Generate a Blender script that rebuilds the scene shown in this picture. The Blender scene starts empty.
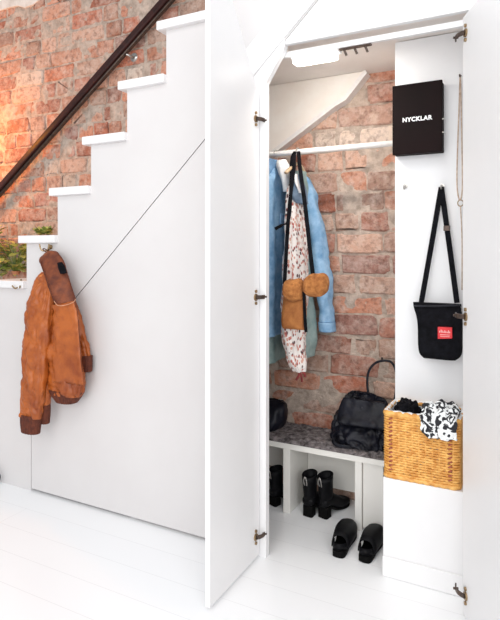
import bpy, bmesh, math, random
from mathutils import Vector, Matrix, noise
random.seed(7)
PI = math.pi
C = bpy.context.scene.collection

# ------------------------------------------------------------------ camera
EYE = Vector((0, -1.926, 1.2)); YAW = math.atan2(.463, .886); FOC = 550.0
cam_d = bpy.data.cameras.new('camera'); cam = bpy.data.objects.new('camera', cam_d); C.objects.link(cam)
cam.location = EYE; cam.rotation_euler = (PI / 2, 0, YAW)
cam_d.sensor_fit = 'HORIZONTAL'; cam_d.sensor_width = 36; cam_d.lens = 36 * FOC / 500; cam_d.shift_y = -60 / 500
cam_d.clip_start = .05
bpy.context.scene.camera = cam
# ------------------------------------------------------------------ world, light, exposure
vs = bpy.context.scene.view_settings
vs.view_transform = 'Standard'; vs.look = 'None'; vs.gamma = 1; vs.use_curve_mapping = False; vs.exposure = .52
W = bpy.data.worlds.new('world'); bpy.context.scene.world = W; W.use_nodes = True
W.node_tree.nodes['Background'].inputs[0].default_value = (.93, .96, 1, 1)
W.node_tree.nodes['Background'].inputs[1].default_value = .50

def area(name, loc, target, size, power, col=(1, 1, 1), sy=None):
    l = bpy.data.lights.new(name, 'AREA'); l.shape = 'RECTANGLE'; l.size = size; l.size_y = sy or size
    l.energy = power; l.color = col
    o = bpy.data.objects.new(name, l); C.objects.link(o); o.location = loc
    o.rotation_euler = (Vector(target) - Vector(loc)).to_track_quat('-Z', 'Y').to_euler()
    return o
area('window_light', (1.9, -3.4, 2.2), (-.6, .3, .9), 2.0, 44, (.98, .99, 1))
area('front_fill_light', (-.5, -4.2, 1.9), (-.6, .4, .9), 2.2, 42, (1, .99, .98))  # added frontal fill behind the camera, brightens the closet; no real lamp
area('ceiling_light', (-.9, -1.9, 3.1), (-.9, -1.6, 0), 1.6, 17, (1, .99, .97))
pl = bpy.data.lights.new('warm_lamp_light', 'POINT'); pl.energy = 16; pl.color = (1, .33, .02); pl.shadow_soft_size = .08
po = bpy.data.objects.new('warm_lamp_light', pl); C.objects.link(po); po.location = (-3.4, .22, 1.95)

RT = Vector((math.cos(YAW), math.sin(YAW), 0)); FW = Vector((-math.sin(YAW), math.cos(YAW), 0))
def at(px, py, y):
    """the point of the vertical plane at depth y that the measured picture point lies on"""
    r = RT * ((px - 250) / FOC) + Vector((0, 0, (250 - py) / FOC)) + FW
    return EYE + r * ((y - EYE.y) / r.y)

# ------------------------------------------------------------------ materials
def nt(name, col, rough=.5, metal=0, spec=.5):
    m = bpy.data.materials.new(name); m.use_nodes = True
    b = m.node_tree.nodes['Principled BSDF']
    b.inputs['Base Color'].default_value = (*col, 1); b.inputs['Roughness'].default_value = rough
    b.inputs['Metallic'].default_value = metal; b.inputs['Specular IOR Level'].default_value = spec
    return m
def ramp(m, fac, stops):
    r = m.node_tree.nodes.new('ShaderNodeValToRGB'); e = r.color_ramp.elements
    while len(e) < len(stops): e.new(.5)
    for k, (p, c) in enumerate(stops): e[k].position = p; e[k].color = (*c, 1)
    m.node_tree.links.new(fac, r.inputs[0]); return r.outputs[0]
def coord(m, scale=(1, 1, 1), rot=(0, 0, 0)):
    n = m.node_tree; t = n.nodes.new('ShaderNodeTexCoord'); mp = n.nodes.new('ShaderNodeMapping')
    mp.inputs['Scale'].default_value = scale; mp.inputs['Rotation'].default_value = rot
    n.links.new(t.outputs['Object'], mp.inputs[0]); return mp.outputs[0]
def noise_n(m, scale, detail=4, vec=None, rough=.6):
    n = m.node_tree; t = n.nodes.new('ShaderNodeTexNoise'); t.inputs['Scale'].default_value = scale
    t.inputs['Detail'].default_value = detail; t.inputs['Roughness'].default_value = rough
    n.links.new(vec if vec else coord(m), t.inputs['Vector']); return t.outputs['Fac']
def setc(m, out): m.node_tree.links.new(out, m.node_tree.nodes['Principled BSDF'].inputs['Base Color'])
def bump(m, h, strength=.3, dist=.01):
    n = m.node_tree; b = n.nodes.new('ShaderNodeBump'); b.inputs['Strength'].default_value = strength
    b.inputs['Distance'].default_value = dist; n.links.new(h, b.inputs['Height'])
    n.links.new(b.outputs[0], n.nodes['Principled BSDF'].inputs['Normal'])
def noisy(name, c1, c2, scale, rough=.6, bs=.2, bd=.005, detail=4, metal=0, lo=.35, hi=.65, spec=.5):
    m = nt(name, c1, rough, metal, spec); f = noise_n(m, scale, detail)
    setc(m, ramp(m, f, [(lo, c1), (hi, c2)])); bump(m, f, bs, bd); return m

M = {}
M['paint'] = noisy('white_paint', (.80, .79, .79), (.83, .82, .82), 3, .38, .04, .002)
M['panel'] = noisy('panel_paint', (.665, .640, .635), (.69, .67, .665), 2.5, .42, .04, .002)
M['wallwhite'] = noisy('wall_plaster', (.82, .82, .83), (.85, .85, .86), 6, .6, .06, .002)
M['ceil'] = noisy('ceiling_paint_brick_bounce', (.80, .73, .68), (.84, .78, .73), 5, .6, .06, .002)  # pinkish light reflected from the brick is put into this colour
M['string'] = noisy('stringer_paint', (.82, .75, .69), (.86, .81, .76), 8, .5, .06, .002)
M['bench'] = noisy('bench_paint', (.80, .78, .73), (.84, .82, .78), 5, .45, .04, .002)
# floor: painted boards along x
m = nt('painted_floorboards', (.86, .88, .9), .28)
v = coord(m)
sx = m.node_tree.nodes.new('ShaderNodeTexBrick')
sx.inputs['Color1'].default_value = (.93, .935, .94, 1); sx.inputs['Color2'].default_value = (.915, .92, .93, 1)
sx.inputs['Mortar'].default_value = (.76, .76, .77, 1); sx.inputs['Scale'].default_value = 1
sx.inputs['Mortar Size'].default_value = .0012; sx.inputs['Brick Width'].default_value = 4.2; sx.inputs['Row Height'].default_value = .145
sx.inputs['Mortar Smooth'].default_value = .6
m.node_tree.links.new(v, sx.inputs['Vector']); setc(m, sx.outputs['Color'])
bump(m, noise_n(m, 9, 3), .05, .003); M['floor'] = m
# brick with a colour of its own per brick
m = nt('old_brick', (.5, .2, .1), .88)
ca = m.node_tree.nodes.new('ShaderNodeVertexColor'); ca.layer_name = 'brick'
mix = m.node_tree.nodes.new('ShaderNodeMixRGB'); mix.inputs[2].default_value = (.68, .54, .46, 1)
f = noise_n(m, 17, 7, rough=.72); f2 = ramp(m, f, [(.42, (0, 0, 0)), (.70, (.75, .75, .75))])
m.node_tree.links.new(f2, mix.inputs[0]); m.node_tree.links.new(ca.outputs[0], mix.inputs[1])
mul = m.node_tree.nodes.new('ShaderNodeMixRGB'); mul.blend_type = 'MULTIPLY'; mul.inputs[0].default_value = .7
d = ramp(m, noise_n(m, 42, 5), [(.30, (.34, .27, .25)), (.52, (1, 1, 1))])
m.node_tree.links.new(mix.outputs[0], mul.inputs[1]); m.node_tree.links.new(d, mul.inputs[2]); setc(m, mul.outputs[0])
bump(m, noise_n(m, 60, 6), .7, .012); M['brick'] = m
M['mortar'] = noisy('lime_mortar', (.33, .26, .21), (.60, .48, .40), 22, .95, .9, .02, 7)
M['plaster'] = noisy('torn_plaster', (.62, .56, .50), (.78, .73, .68), 14, .9, .5, .01)
M['rail'] = noisy('dark_stained_wood', (.022, .007, .006), (.045, .012, .010), 30, .5, .1, .002, spec=.25)
M['brass'] = noisy('brass', (.26, .17, .09), (.42, .30, .17), 60, .4, .1, .001, metal=.9)
M['steel'] = noisy('steel', (.42, .40, .38), (.55, .53, .5), 60, .3, .05, .001, metal=.9)
M['darkmetal'] = noisy('dark_metal', (.06, .045, .04), (.12, .08, .06), 60, .4, .1, .001, metal=.6)
M['whitemetal'] = noisy('white_metal', (.74, .70, .67), (.80, .77, .75), 50, .4, .03, .001)
M['leather'] = noisy('tan_leather', (.25, .050, .008), (.44, .112, .018), 10, .42, .5, .007, 6, lo=.34, hi=.60, spec=.45)  # tan leather; wide tone range paints fold shade and highlights into the colour
M['suede'] = noisy('brown_rib_knit', (.07, .014, .006), (.13, .028, .010), 60, .85, .6, .004)
M['collar'] = noisy('brown_collar_leather', (.10, .019, .006), (.22, .050, .012), 26, .6, .5, .006)
M['black'] = noisy('black_fabric', (.003, .003, .004), (.008, .008, .011), 40, .9, .3, .003, spec=.12)
M['blackleather'] = noisy('black_leather', (.003, .003, .006), (.009, .010, .018), 16, .45, .6, .008, 6, spec=.28)
M['shoe'] = noisy('black_shoe_leather', (.002, .002, .003), (.005, .005, .006), 30, .55, .2, .002, spec=.14)
M['sole'] = noisy('black_rubber', (.002, .002, .002), (.004, .004, .004), 50, .8, .2, .002, spec=.1)
M['box'] = noisy('black_brown_lacquer', (.006, .003, .003), (.010, .004, .004), 3, .7, .05, .001, spec=.12)
M['denim'] = noisy('light_blue_denim', (.13, .29, .50), (.36, .56, .76), 22, .85, .5, .005, 6, lo=.3, hi=.7)
M['denimdark'] = noisy('blue_denim_yoke', (.09, .19, .33), (.18, .32, .5), 22, .85, .5, .005, 6)
M['green'] = noisy('grey_green_cloth', (.20, .29, .28), (.36, .46, .44), 15, .9, .4, .005)
M['tan'] = noisy('tan_suede', (.24, .075, .016), (.42, .16, .04), 24, .8, .5, .005, 6)
M['tanfur'] = noisy('ginger_fluffy_suede', (.25, .08, .018), (.50, .20, .055), 45, .95, 1, .012, 7)
M['white'] = noisy('white_cloth', (.80, .79, .78), (.9, .9, .9), 20, .85, .3, .004)
M['red'] = noisy('red_patch', (.66, .022, .03), (.74, .04, .045), 60, .6, .1, .001)
M['pink'] = nt('pale_pink_print', (.85, .42, .40), .6)
M['letters'] = nt('white_letters', (.85, .85, .85), .6)
M['cord'] = noisy('beige_cord', (.42, .30, .22), (.60, .47, .38), 80, .7, .2, .001)
M['wicker'] = noisy('honey_wicker', (.62, .26, .045), (.88, .50, .14), 38, .5, .3, .002, 4)
M['wickerdark'] = noisy('dark_red_lashing', (.28, .06, .03), (.42, .11, .06), 60, .6, .2, .001)
M['ribbon'] = noisy('dark_red_ribbon', (.16, .02, .02), (.30, .04, .04), 50, .7, .3, .002)
M['terra'] = noisy('terracotta', (.42, .16, .07), (.52, .22, .11), 20, .8, .2, .002)
M['piping'] = noisy('pale_leather_piping', (.52, .24, .13), (.62, .32, .20), 60, .5, .1, .001)
M['leafA'] = noisy('green_leaf', (.09, .16, .03), (.38, .44, .10), 20, .5, .2, .002)
M['leafB'] = noisy('yellow_green_leaf', (.45, .45, .10), (.70, .58, .16), 20, .5, .2, .002)
M['hanger'] = noisy('pale_wood', (.55, .38, .22), (.66, .49, .32), 30, .5, .1, .001)
# floral cloth
m = nt('floral_cloth', (.85, .80, .76), .85)
vo = m.node_tree.nodes.new('ShaderNodeTexVoronoi'); vo.inputs['Scale'].default_value = 78; vo.inputs['Randomness'].default_value = 1
m.node_tree.links.new(coord(m, (1, 1, .62)), vo.inputs['Vector'])
mask = ramp(m, vo.outputs['Distance'], [(.36, (1, 1, 1)), (.46, (0, 0, 0))])
hue = ramp(m, noise_n(m, 30, 2), [(.42, (.10, .05, .05)), (.50, (.50, .12, .10)), (.58, (.66, .36, .28))])
mx = m.node_tree.nodes.new('ShaderNodeMixRGB'); mx.inputs[1].default_value = (.86, .80, .76, 1)
m.node_tree.links.new(mask, mx.inputs[0]); m.node_tree.links.new(hue, mx.inputs[2]); setc(m, mx.outputs[0]); M['floral'] = m
# black and white scarf
m = nt('black_white_print', (.9, .9, .9), .85)
vo = m.node_tree.nodes.new('ShaderNodeTexNoise'); vo.inputs['Scale'].default_value = 34; vo.inputs['Detail'].default_value = 1.5
vo.inputs['Distortion'].default_value = 1.4
m.node_tree.links.new(coord(m), vo.inputs['Vector'])
setc(m, ramp(m, vo.outputs['Fac'], [(.49, (.02, .02, .025)), (.52, (.86, .88, .88))])); M['scarf'] = m
# fleecy bench rug
m = noisy('grey_fleece', (.06, .05, .05), (.34, .30, .30), 38, 1, 1, .02, 8, lo=.38, hi=.68); M['fleece'] = m
m = nt('lamp_diffuser', (1, 1, 1), .4)
b = m.node_tree.nodes['Principled BSDF']; b.inputs['Emission Color'].default_value = (1, .97, .93, 1); b.inputs['Emission Strength'].default_value = 3
M['lampglow'] = m

# ------------------------------------------------------------------ mesh helpers
def mesh_obj(name, bm, mat, parent=None, smooth=False, bevel=0, sub=0):
    me = bpy.data.meshes.new(name); bmesh.ops.recalc_face_normals(bm, faces=bm.faces[:]); bm.to_mesh(me); bm.free()
    o = bpy.data.objects.new(name, me); C.objects.link(o)
    for mm in (mat if isinstance(mat, (list, tuple)) else [mat]): me.materials.append(M[mm] if isinstance(mm, str) else mm)
    if smooth: me.polygons.foreach_set('use_smooth', [True] * len(me.polygons))
    if bevel:
        b = o.modifiers.new('bevel', 'BEVEL'); b.width = bevel; b.segments = 2; b.limit_method = 'ANGLE'
    if sub:
        s = o.modifiers.new('sub', 'SUBSURF'); s.levels = sub; s.render_levels = sub
    if parent:
        o.parent = parent; me.transform(Matrix.Translation(-parent_loc(parent)))
    return o
def parent_loc(p):
    v = Vector(p.location)
    while p.parent: p = p.parent; v += p.location
    return v
def thing(name, loc, label, cat, group=None):
    o = bpy.data.objects.new(name, None); C.objects.link(o); o.location = loc; o.empty_display_size = .05
    return tag(o, label, cat, group)
def tag(o, label, cat, group=None, kind=None):
    o['label'] = label; o['category'] = cat
    if group: o['group'] = group
    if kind: o['kind'] = kind
    return o
def struct(o, label=None, cat=None):
    o['kind'] = 'structure'
    if label: o['label'] = label
    if cat: o['category'] = cat
    return o
def B(): return bmesh.new()
def box(bm, x0, x1, y0, y1, z0, z1):
    vs_ = [bm.verts.new((x, y, z)) for z in (z0, z1) for x, y in ((x0, y0), (x1, y0), (x1, y1), (x0, y1))]
    for f in ((3, 2, 1, 0), (4, 5, 6, 7), (0, 1, 5, 4), (1, 2, 6, 5), (2, 3, 7, 6), (3, 0, 4, 7)): bm.faces.new([vs_[i] for i in f])
    return bm
def prism(bm, pts, a, b, axis='y'):
    """polygon (u, w) extruded from a to b along the axis; w is z"""
    def P(u, w, t): return (u, t, w) if axis == 'y' else (t, u, w)
    A = [bm.verts.new(P(u, w, a)) for u, w in pts]; Bv = [bm.verts.new(P(u, w, b)) for u, w in pts]
    n = len(pts); bm.faces.new(A); bm.faces.new(Bv[::-1])
    for i in range(n): bm.faces.new((A[i], A[(i + 1) % n], Bv[(i + 1) % n], Bv[i]))
    return bm
def tube(bm, pts, r, seg=8, closed=False, flat=None):
    """flat=(w, t, wide_axis): rectangular-ish strap section"""
    pts = [Vector(p) for p in pts]; n = len(pts); rings = []
    prev = None
    for i, p in enumerate(pts):
        a = pts[(i - 1) % n] if (closed or i) else p; c = pts[(i + 1) % n] if (closed or i < n - 1) else p
        t = (c - a).normalized()
        if flat: side = (Vector(flat[2]) - t * t.dot(Vector(flat[2]))).normalized()
        else:
            ref = prev if prev is not None else (Vector((0, 0, 1)) if abs(t.z) < .9 else Vector((1, 0, 0)))
            side = (ref - t * t.dot(ref)).normalized(); prev = side
        up = t.cross(side); rr = r[i] if isinstance(r, (list, tuple)) else r
        ring = []
        for k in range(seg):
            q = 2 * PI * k / seg
            if flat:
                cx_, sy_ = math.cos(q), math.sin(q)
                ring.append(bm.verts.new(p + side * math.copysign(abs(cx_) ** .4, cx_) * flat[0] + up * math.copysign(abs(sy_) ** .4, sy_) * flat[1]))
            else: ring.append(bm.verts.new(p + (side * math.cos(q) + up * math.sin(q)) * rr))
        rings.append(ring)
    m_ = n if closed else n - 1
    for i in range(m_):
        A, D = rings[i], rings[(i + 1) % n]
        for k in range(seg): bm.faces.new((A[k], A[(k + 1) % seg], D[(k + 1) % seg], D[k]))
    if not closed: bm.faces.new(rings[0][::-1]); bm.faces.new(rings[-1])
    return bm
def smooth_path(pts, n=8):
    pts = [Vector(p) for p in pts]; out = []
    for i in range(len(pts) - 1):
        p0 = pts[max(i - 1, 0)]; p1 = pts[i]; p2 = pts[i + 1]; p3 = pts[min(i + 2, len(pts) - 1)]
        for k in range(n):
            t = k / n
            out.append(.5 * ((2 * p1) + (p2 - p0) * t + (2 * p0 - 5 * p1 + 4 * p2 - p3) * t * t + (3 * p1 - p0 - 3 * p2 + p3) * t ** 3))
    out.append(pts[-1]); return out
def loft(bm, secs, adir=(1, 0, 0), bdir=(0, 1, 0), seg=36, per=5, fold=.006, folds=5, seed=0, expo=2.3, wr=.006, wf=9, cr=0):
    """secs: (centre, half width a, half depth b[, fold scale]); rings interpolated along the path; vertical folds + crumple"""
    A = Vector(adir).normalized(); Bd = Vector(bdir).normalized()
    P = smooth_path([s[0] for s in secs], per); S = smooth_path([(s[1], s[2], s[3] if len(s) > 3 else 1) for s in secs], per)
    rings = []
    for i, (p, s) in enumerate(zip(P, S)):
        ring = []
        for k in range(seg):
            q = 2 * PI * k / seg; c, sn = math.cos(q), math.sin(q)
            u = math.copysign(abs(c) ** (2 / expo), c); v = math.copysign(abs(sn) ** (2 / expo), sn)
            f = fold * s[2] * (math.sin(folds * q + seed + .35 * i / per) + .6 * math.sin((folds * 2 + 1) * q + seed * 2 + .2 * i / per))
            pt = p + A * (u * max(s[0], .002)) + Bd * (v * max(s[1], .002))
            nrm = (A * c * .5 + Bd * sn)
            w = wr * noise.noise(pt * wf + Vector((seed, 0, 0))) + wr * .6 * noise.noise(pt * wf * 2.7 + Vector((0, seed, 0)))
            if cr:
                c1 = noise.noise(Vector((pt.x * 26 + seed, pt.y * 26, pt.z * 9))); c2 = noise.noise(Vector((pt.x * 12, pt.y * 12 + seed, pt.z * 30 + pt.x * 20)))
                w += cr * (max(0, 1 - abs(c1) * 5) * -1 + .5 * max(0, 1 - abs(c2) * 6) * -1)
            ring.append(bm.verts.new(pt + nrm * (f + w * 2)))
        rings.append(ring)
    for i in range(len(rings) - 1):
        X, Y = rings[i], rings[i + 1]
        for k in range(seg): bm.faces.new((X[k], X[(k + 1) % seg], Y[(k + 1) % seg], Y[k]))
    for R_, rev in ((rings[0], True), (rings[-1], False)):
        cen = sum((v.co for v in R_), Vector()) / len(R_); cv = bm.verts.new(cen)
        for k in range(seg): bm.faces.new((R_[k], R_[(k + 1) % seg], cv))
    return bm

# ------------------------------------------------------------------ the shell
YB = .64                     # face of the brick wall
struct(mesh_obj('floor', box(B(), -4.6, 2.4, -5, .7, -.05, 0), 'floor'))
# brick wall: bricks laid one by one over a mortar bed
bm = B(); lay = bm.loops.layers.float_color.new('brick')
RED = [(.62, .25, .15), (.66, .29, .18), (.56, .20, .12), (.66, .34, .23), (.62, .38, .28), (.52, .23, .16), (.68, .41, .30), (.60, .26, .16), (.55, .33, .25), (.46, .22, .17)]
z = 0.0; row = 0
while z < 3.4:
    h = random.uniform(.094, .104); x = -4.6 + random.uniform(0, .2)
    hdr = (row % 3 == 1)
    while x < .6:
        w = random.uniform(.12, .15) if (random.random() < (.75 if hdr else .22)) else random.uniform(.23, .29)
        g = random.uniform(.004, .009); col = random.choice(RED)
        if random.random() < .07: col = (.72, .58, .48)
        k_ = random.uniform(.60, .98); col = (col[0] * k_, col[1] * k_, col[2] * k_, 1)
        if not (x > -.45 and z < 1.9):
            n0 = len(bm.verts); f0 = len(bm.faces)
            yy = YB - random.uniform(-.004, .008); cx_, cz_ = x + w / 2, z + h / 2
            hw, hh = w / 2 - g, h / 2 - g * .8
            N = 20; outer = []; inner = []; back = []
            sd = random.random() * 50
            for k in range(N):
                q = 2 * PI * (k + .5) / N; c, s = math.cos(q), math.sin(q)
                u = math.copysign(min(1, abs(c) ** .17), c); v = math.copysign(min(1, abs(s) ** .17), s)
                j = 1 + .0 * k; du = .013 * noise.noise(Vector((c * 1.6 + sd, s * 1.6, 0))); dv = .013 * noise.noise(Vector((c * 2, s * 2 + sd, 3)))
                px_, pz_ = cx_ + hw * u + du, cz_ + hh * v + dv
                back.append(bm.verts.new((px_, YB + .02, pz_)))
                outer.append(bm.verts.new((px_, yy + .003, pz_)))
                inner.append(bm.verts.new((cx_ + (hw - .006) * u + du, yy - .003, cz_ + (hh - .006) * v + dv)))
            fs = []
            for k in range(N):
                l = (k + 1) % N
                fs.append(bm.faces.new((back[k], back[l], outer[l], outer[k]))); fs.append(bm.faces.new((outer[k], outer[l], inner[l], inner[k])))
            fs.append(bm.faces.new(inner))
            for f_ in fs:
                for lp in f_.loops: lp[lay] = col
        x += w
    z += h; row += 1
wb = struct(mesh_obj('wall_back', bm, 'brick'))
bm = B(); nx, nz = 320, 200; grid = {}
for i in range(nx + 1):
    for j in range(nz + 1):
        x, z = -4.6 + 5.4 * i / nx, 3.45 * j / nz
        grid[i, j] = bm.verts.new((x, YB - .0005 + .011 * noise.noise(Vector((x * 7, 0, z * 7))) + .006 * noise.noise(Vector((x * 23, 3, z * 23))), z))
for i in range(nx):
    for j in range(nz): bm.faces.new((grid[i, j], grid[i + 1, j], grid[i + 1, j + 1], grid[i, j + 1]))
mb = struct(mesh_obj('wall_back_mortar', bm, 'mortar', wb, True))
bk = struct(mesh_obj('wall_back_core', box(B(), -4.6, .8, YB + .02, YB + .1, 0, 3.45), 'mortar', wb))
# torn patch of plaster high on the brick
pts = [at(px, py, YB - .01) for px, py in ((-40, -40), (44, -40), (40, 0), (33, 5), (25, 8), (18, 6), (9, 8), (0, 11), (-20, 9), (-45, 12))]
pp = mesh_obj('trim_1', prism(B(), [(p.x, p.z) for p in pts], YB - .016, YB + .01), 'plaster', None, False, .003); struct(pp)

# staircase ---------------------------------------------------------------
RUN, RISE = .2145, .227
st = thing('staircase', (-1.4, 0, 0), 'white boxed-in staircase rising to the right with cupboard doors below it', 'staircase')
X0, Z0 = -2.270, 1.272        # riser under the tread whose top is Z0
ks = range(-5, 10)
saw = []
for k in ks:
    saw += [(X0 + RUN * k, Z0 + RISE * (k - 1) - .038), (X0 + RUN * k, Z0 + RISE * k - .038)]
saw[0] = (saw[0][0], 0)
def L(x): return .69 + (x + 2.237) * .948
g = .0022
xr = 1.05
top_z = saw[-1][1]
# fixed side panel over the slanted seam
XE = saw[-1][0] + RUN
poly = [(saw[0][0], 0)] + saw[1:] + [(XE, top_z), (XE, L(XE) + g), (-2.237 - g, L(-2.237) + g), (-2.237 - g, 0)]
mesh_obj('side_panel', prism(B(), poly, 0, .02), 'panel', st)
BR = -1.03
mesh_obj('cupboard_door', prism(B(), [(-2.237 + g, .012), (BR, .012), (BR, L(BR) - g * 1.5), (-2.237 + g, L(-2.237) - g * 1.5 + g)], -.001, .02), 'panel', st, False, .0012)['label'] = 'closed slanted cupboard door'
# door stile, upper panel, right part of the side
JL, JR, OT = -.936, -.19, 1.972
mesh_obj('door_frame', prism(B(), [(BR + .004, 0), (JL, 0), (JL, 1.85), (-.86, OT - .004), (-.8555, OT + .012), (-.8555, L(-.8555) + .012), (BR + .004, L(BR) + .012)], -.001, .028), 'paint', st, False, .001)
mesh_obj('upper_panel', prism(B(), [(-.853, OT + .013), (.55, OT + .013), (.55, top_z), (XE + g, top_z), (XE + g, L(XE) - g), (-.853, L(-.853) - g)], -.002, .02), 'paint', st, False, .001)
mesh_obj('header_rail', box(B(), -.93, -.14, .034, .05, OT - .022, OT - .002), 'paint', st)
mesh_obj('right_panel', box(B(), JR, .55, 0, .02, 0, OT + .006), 'paint', st)
# raised band that follows the slope of the stairs beside the tall cupboard
band = [(-1.02, L(-1.02) + .0125), (-.15, L(-.15) + .003), (-.15, L(-.15) + .16), (-1.02, L(-1.02) + .15)]
mesh_obj('slanted_band', prism(B(), band, -.009, 0), 'paint', st, False, .002)
for k in ks:
    xk, zk = X0 + RUN * k, Z0 + RISE * k
    mesh_obj('riser', box(B(), xk, xk + .018, .02, YB - .01, zk - RISE, zk - .038), 'paint', st)
    mesh_obj('tread', box(B(), xk - .036, xk + RUN + .001, -.024, YB - .008, zk - .038, zk), 'paint', st, False, .004)
ci = mesh_obj('push_catch', tube(B(), [(0, -.006, 0), (0, .001, 0)], .006, 12), 'darkmetal', st)
p = at(127, 237, 0); ci.location = (p.x + 1.4 - 0, 0, p.z); ci.data.transform(Matrix.Translation((1.4, 0, 0)))

# closet interior -----------------------------------------------------------
struct(mesh_obj('ceiling', box(B(), -1.3, -.1, .05, YB - .003, 2.032, 2.06), 'ceil'))
struct(mesh_obj('wall_left', box(B(), -1.62, -1.6, .02, YB - .003, 0, 1.2), 'wallwhite'))
struct(mesh_obj('wall_right', box(B(), -.505, -.16, .293, YB - .003, 0, 2.03), 'wallwhite', None, False, .002))
struct(mesh_obj('trim_2', box(B(), -.505, -.16, .10, .2915, 0, .362), 'paint', None, False, .003))
struct(mesh_obj('baseboard_right', box(B(), -.506, -.16, .094, .099, .001, .075), 'paint', None, False, .002))
struct(mesh_obj('trim_3', box(B(), -.19, -.16, .02, .099, 0, 2.03), 'paint'))
# wall stringer, a slanted board against the brick with the pale stair soffit
q = [at(px, py, .60) for px, py in ((252, 168), (335, 104), (345, 98), (366, 71))]
poly = [(v.x, v.z) for v in q] + [(q[3].x - .02, 2.031), (-1.27, 2.031), (-1.58, 1.72), (-1.58, q[0].z - .28)]
mesh_obj('wall_stringer', prism(B(), poly, .585, YB - .012), 'string', st, False, .002)
bm = B()
lo = [(v.x, v.z) for v in q]
rib = lo + [(x + .012, z - .016) for x, z in lo[::-1]]
mesh_obj('stringer_edge', prism(B(), rib, .575, YB - .004), 'whitemetal', st)
# shut-off edge shadow gap piece at top of the stringer
# doors --------------------------------------------------------------------
def hinge(parent, x, y, z, dx, name='hinge'):
    b = B(); box(b, x - .004 * dx, x + .004 * dx, y - .05, y - .012, z - .022, z + .022) if dx else None
    return b
# left leaf, open square to the stair, slanted at its top
yl = -.372
hinge_slope = 1.35
leafpoly = [(-.008, .012), (yl, .012), (yl, 1.80 + hinge_slope * (-yl)), (-.008, 1.80)]
leaf = mesh_obj('cupboard_door', prism(B(), leafpoly, -.981, -.962, 'x'), 'paint', st, False, .0015)
leaf['label'] = 'open left cupboard door with slanted top'
def cup_hinge(parent, base, ua, ub):
    """cup plate on the leaf, arm reaching to the frame. ua: unit vector along leaf away from hinge line, ub: leaf normal"""
    base = Vector(base); ua = Vector(ua); ub = Vector(ub); up = Vector((0, 0, 1))
    h = B(); tube(h, [base + ua * .028, base + ua * .028 + ub * .005], .0135, 20)
    for s in (-1, 1): tube(h, [base + ua * .028 + up * s * .023, base + ua * .028 + up * s * .023 + ub * .006], .006, 10)
    ho = mesh_obj('hinge', h, 'brass', parent)
    a = B(); tube(a, smooth_path([base + ua * .030 + ub * .006, base + ua * .012 + ub * .018, base - ua * .012 + ub * .020, base - ua * .030 + ub * .014], 4), 0, 8, flat=(.008, .0025, (0, 0, 1)))
    tube(a, [base - ua * .012 + ub * .012, base - ua * .012 + ub * .028], .004, 8)
    mesh_obj('hinge_arm', a, 'darkmetal', ho)
for z in (1.705, 1.018, .095): cup_hinge(leaf, (-.962, -.012, z), (0, -1, 0), (1, 0, 0))
# right leaf, swung a little further
ang = math.radians(25); ux, uy = math.sin(ang), -math.cos(ang)
H = Vector((-.217, -.004, 0)); wL = .40; T = Vector((math.cos(ang), math.sin(ang), 0)) * .019
a0 = H; a1 = H + Vector((ux, uy, 0)) * wL
bm = B(); lo_, hi_ = .012, 1.962
vv = [bm.verts.new(p + Vector((0, 0, z))) for z in (lo_, hi_) for p in (a0, a1, a1 + T, a0 + T)]
for f_ in ((3, 2, 1, 0), (4, 5, 6, 7), (0, 1, 5, 4), (1, 2, 6, 5), (2, 3, 7, 6), (3, 0, 4, 7)): bm.faces.new([vv[i] for i in f_])
rleaf = mesh_obj('cupboard_door', bm, 'paint', st, False, .0015); rleaf['label'] = 'open right cupboard door'
for z in (1.90, .985, .085): cup_hinge(rleaf, H + Vector((0, 0, z)) + Vector((ux, uy, 0)) * .004, (ux, uy, 0), (-math.cos(ang), -math.sin(ang), 0))
# door catch above the opening, brass with two little arms
b = B(); box(b, -.655, -.535, .042, .058, 1.945, 1.957)
for x_ in (-.64, -.60, -.56):
    tube(b, [(x_, .05, 1.95), (x_ + .01, .056, 1.924)], .0045, 8)
tube(b, [(-.655, .05, 1.962), (-.648, .05, 1.962)], .008, 8)
tag(mesh_obj('door_catch', b, 'darkmetal'), 'dark brass double door catch under the cupboard header', 'door catch')
# slim cabinet lamp at the front of the closet ceiling
lm = thing('cabinet_lamp', (-.78, .08, 1.95), 'slim white cabinet lamp under the closet ceiling, at the front left', 'lamp')
q0, q1 = at(290, 50, .06), at(338, 45, .06)
mesh_obj('housing', box(B(), q0.x, q1.x, .0505, .11, 1.952, 1.975), 'paint', lm, False, .003)
mesh_obj('diffuser', box(B(), q0.x + .012, q1.x - .012, .052, .105, 1.928, 1.9515), 'lampglow', lm, False, .005)

ll = bpy.data.lights.new('cabinet_lamp_light', 'AREA'); ll.shape = 'RECTANGLE'; ll.size = .13; ll.size_y = .045; ll.energy = 2.6; ll.color = (1, .93, .84)
lo2 = bpy.data.objects.new('cabinet_lamp_light', ll); C.objects.link(lo2); lo2.location = ((q0.x + q1.x) / 2, .09, 1.925); lo2.rotation_euler = (math.radians(38), 0, 0)
# hanging rod --------------------------------------------------------------
RY, RZ = .40, 1.648
rod = thing('clothes_rod', (-1.05, RY, RZ), 'pale metal clothes rod across the brick recess', 'clothes rod')
mesh_obj('rod', tube(B(), [(-1.598, RY, RZ), (-.5065, RY, RZ)], .0125, 20), 'whitemetal', rod, True)
mesh_obj('rod_socket', tube(B(), [(-.514, RY, RZ), (-.5055, RY, RZ)], .022, 20), 'whitemetal', rod)

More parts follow.
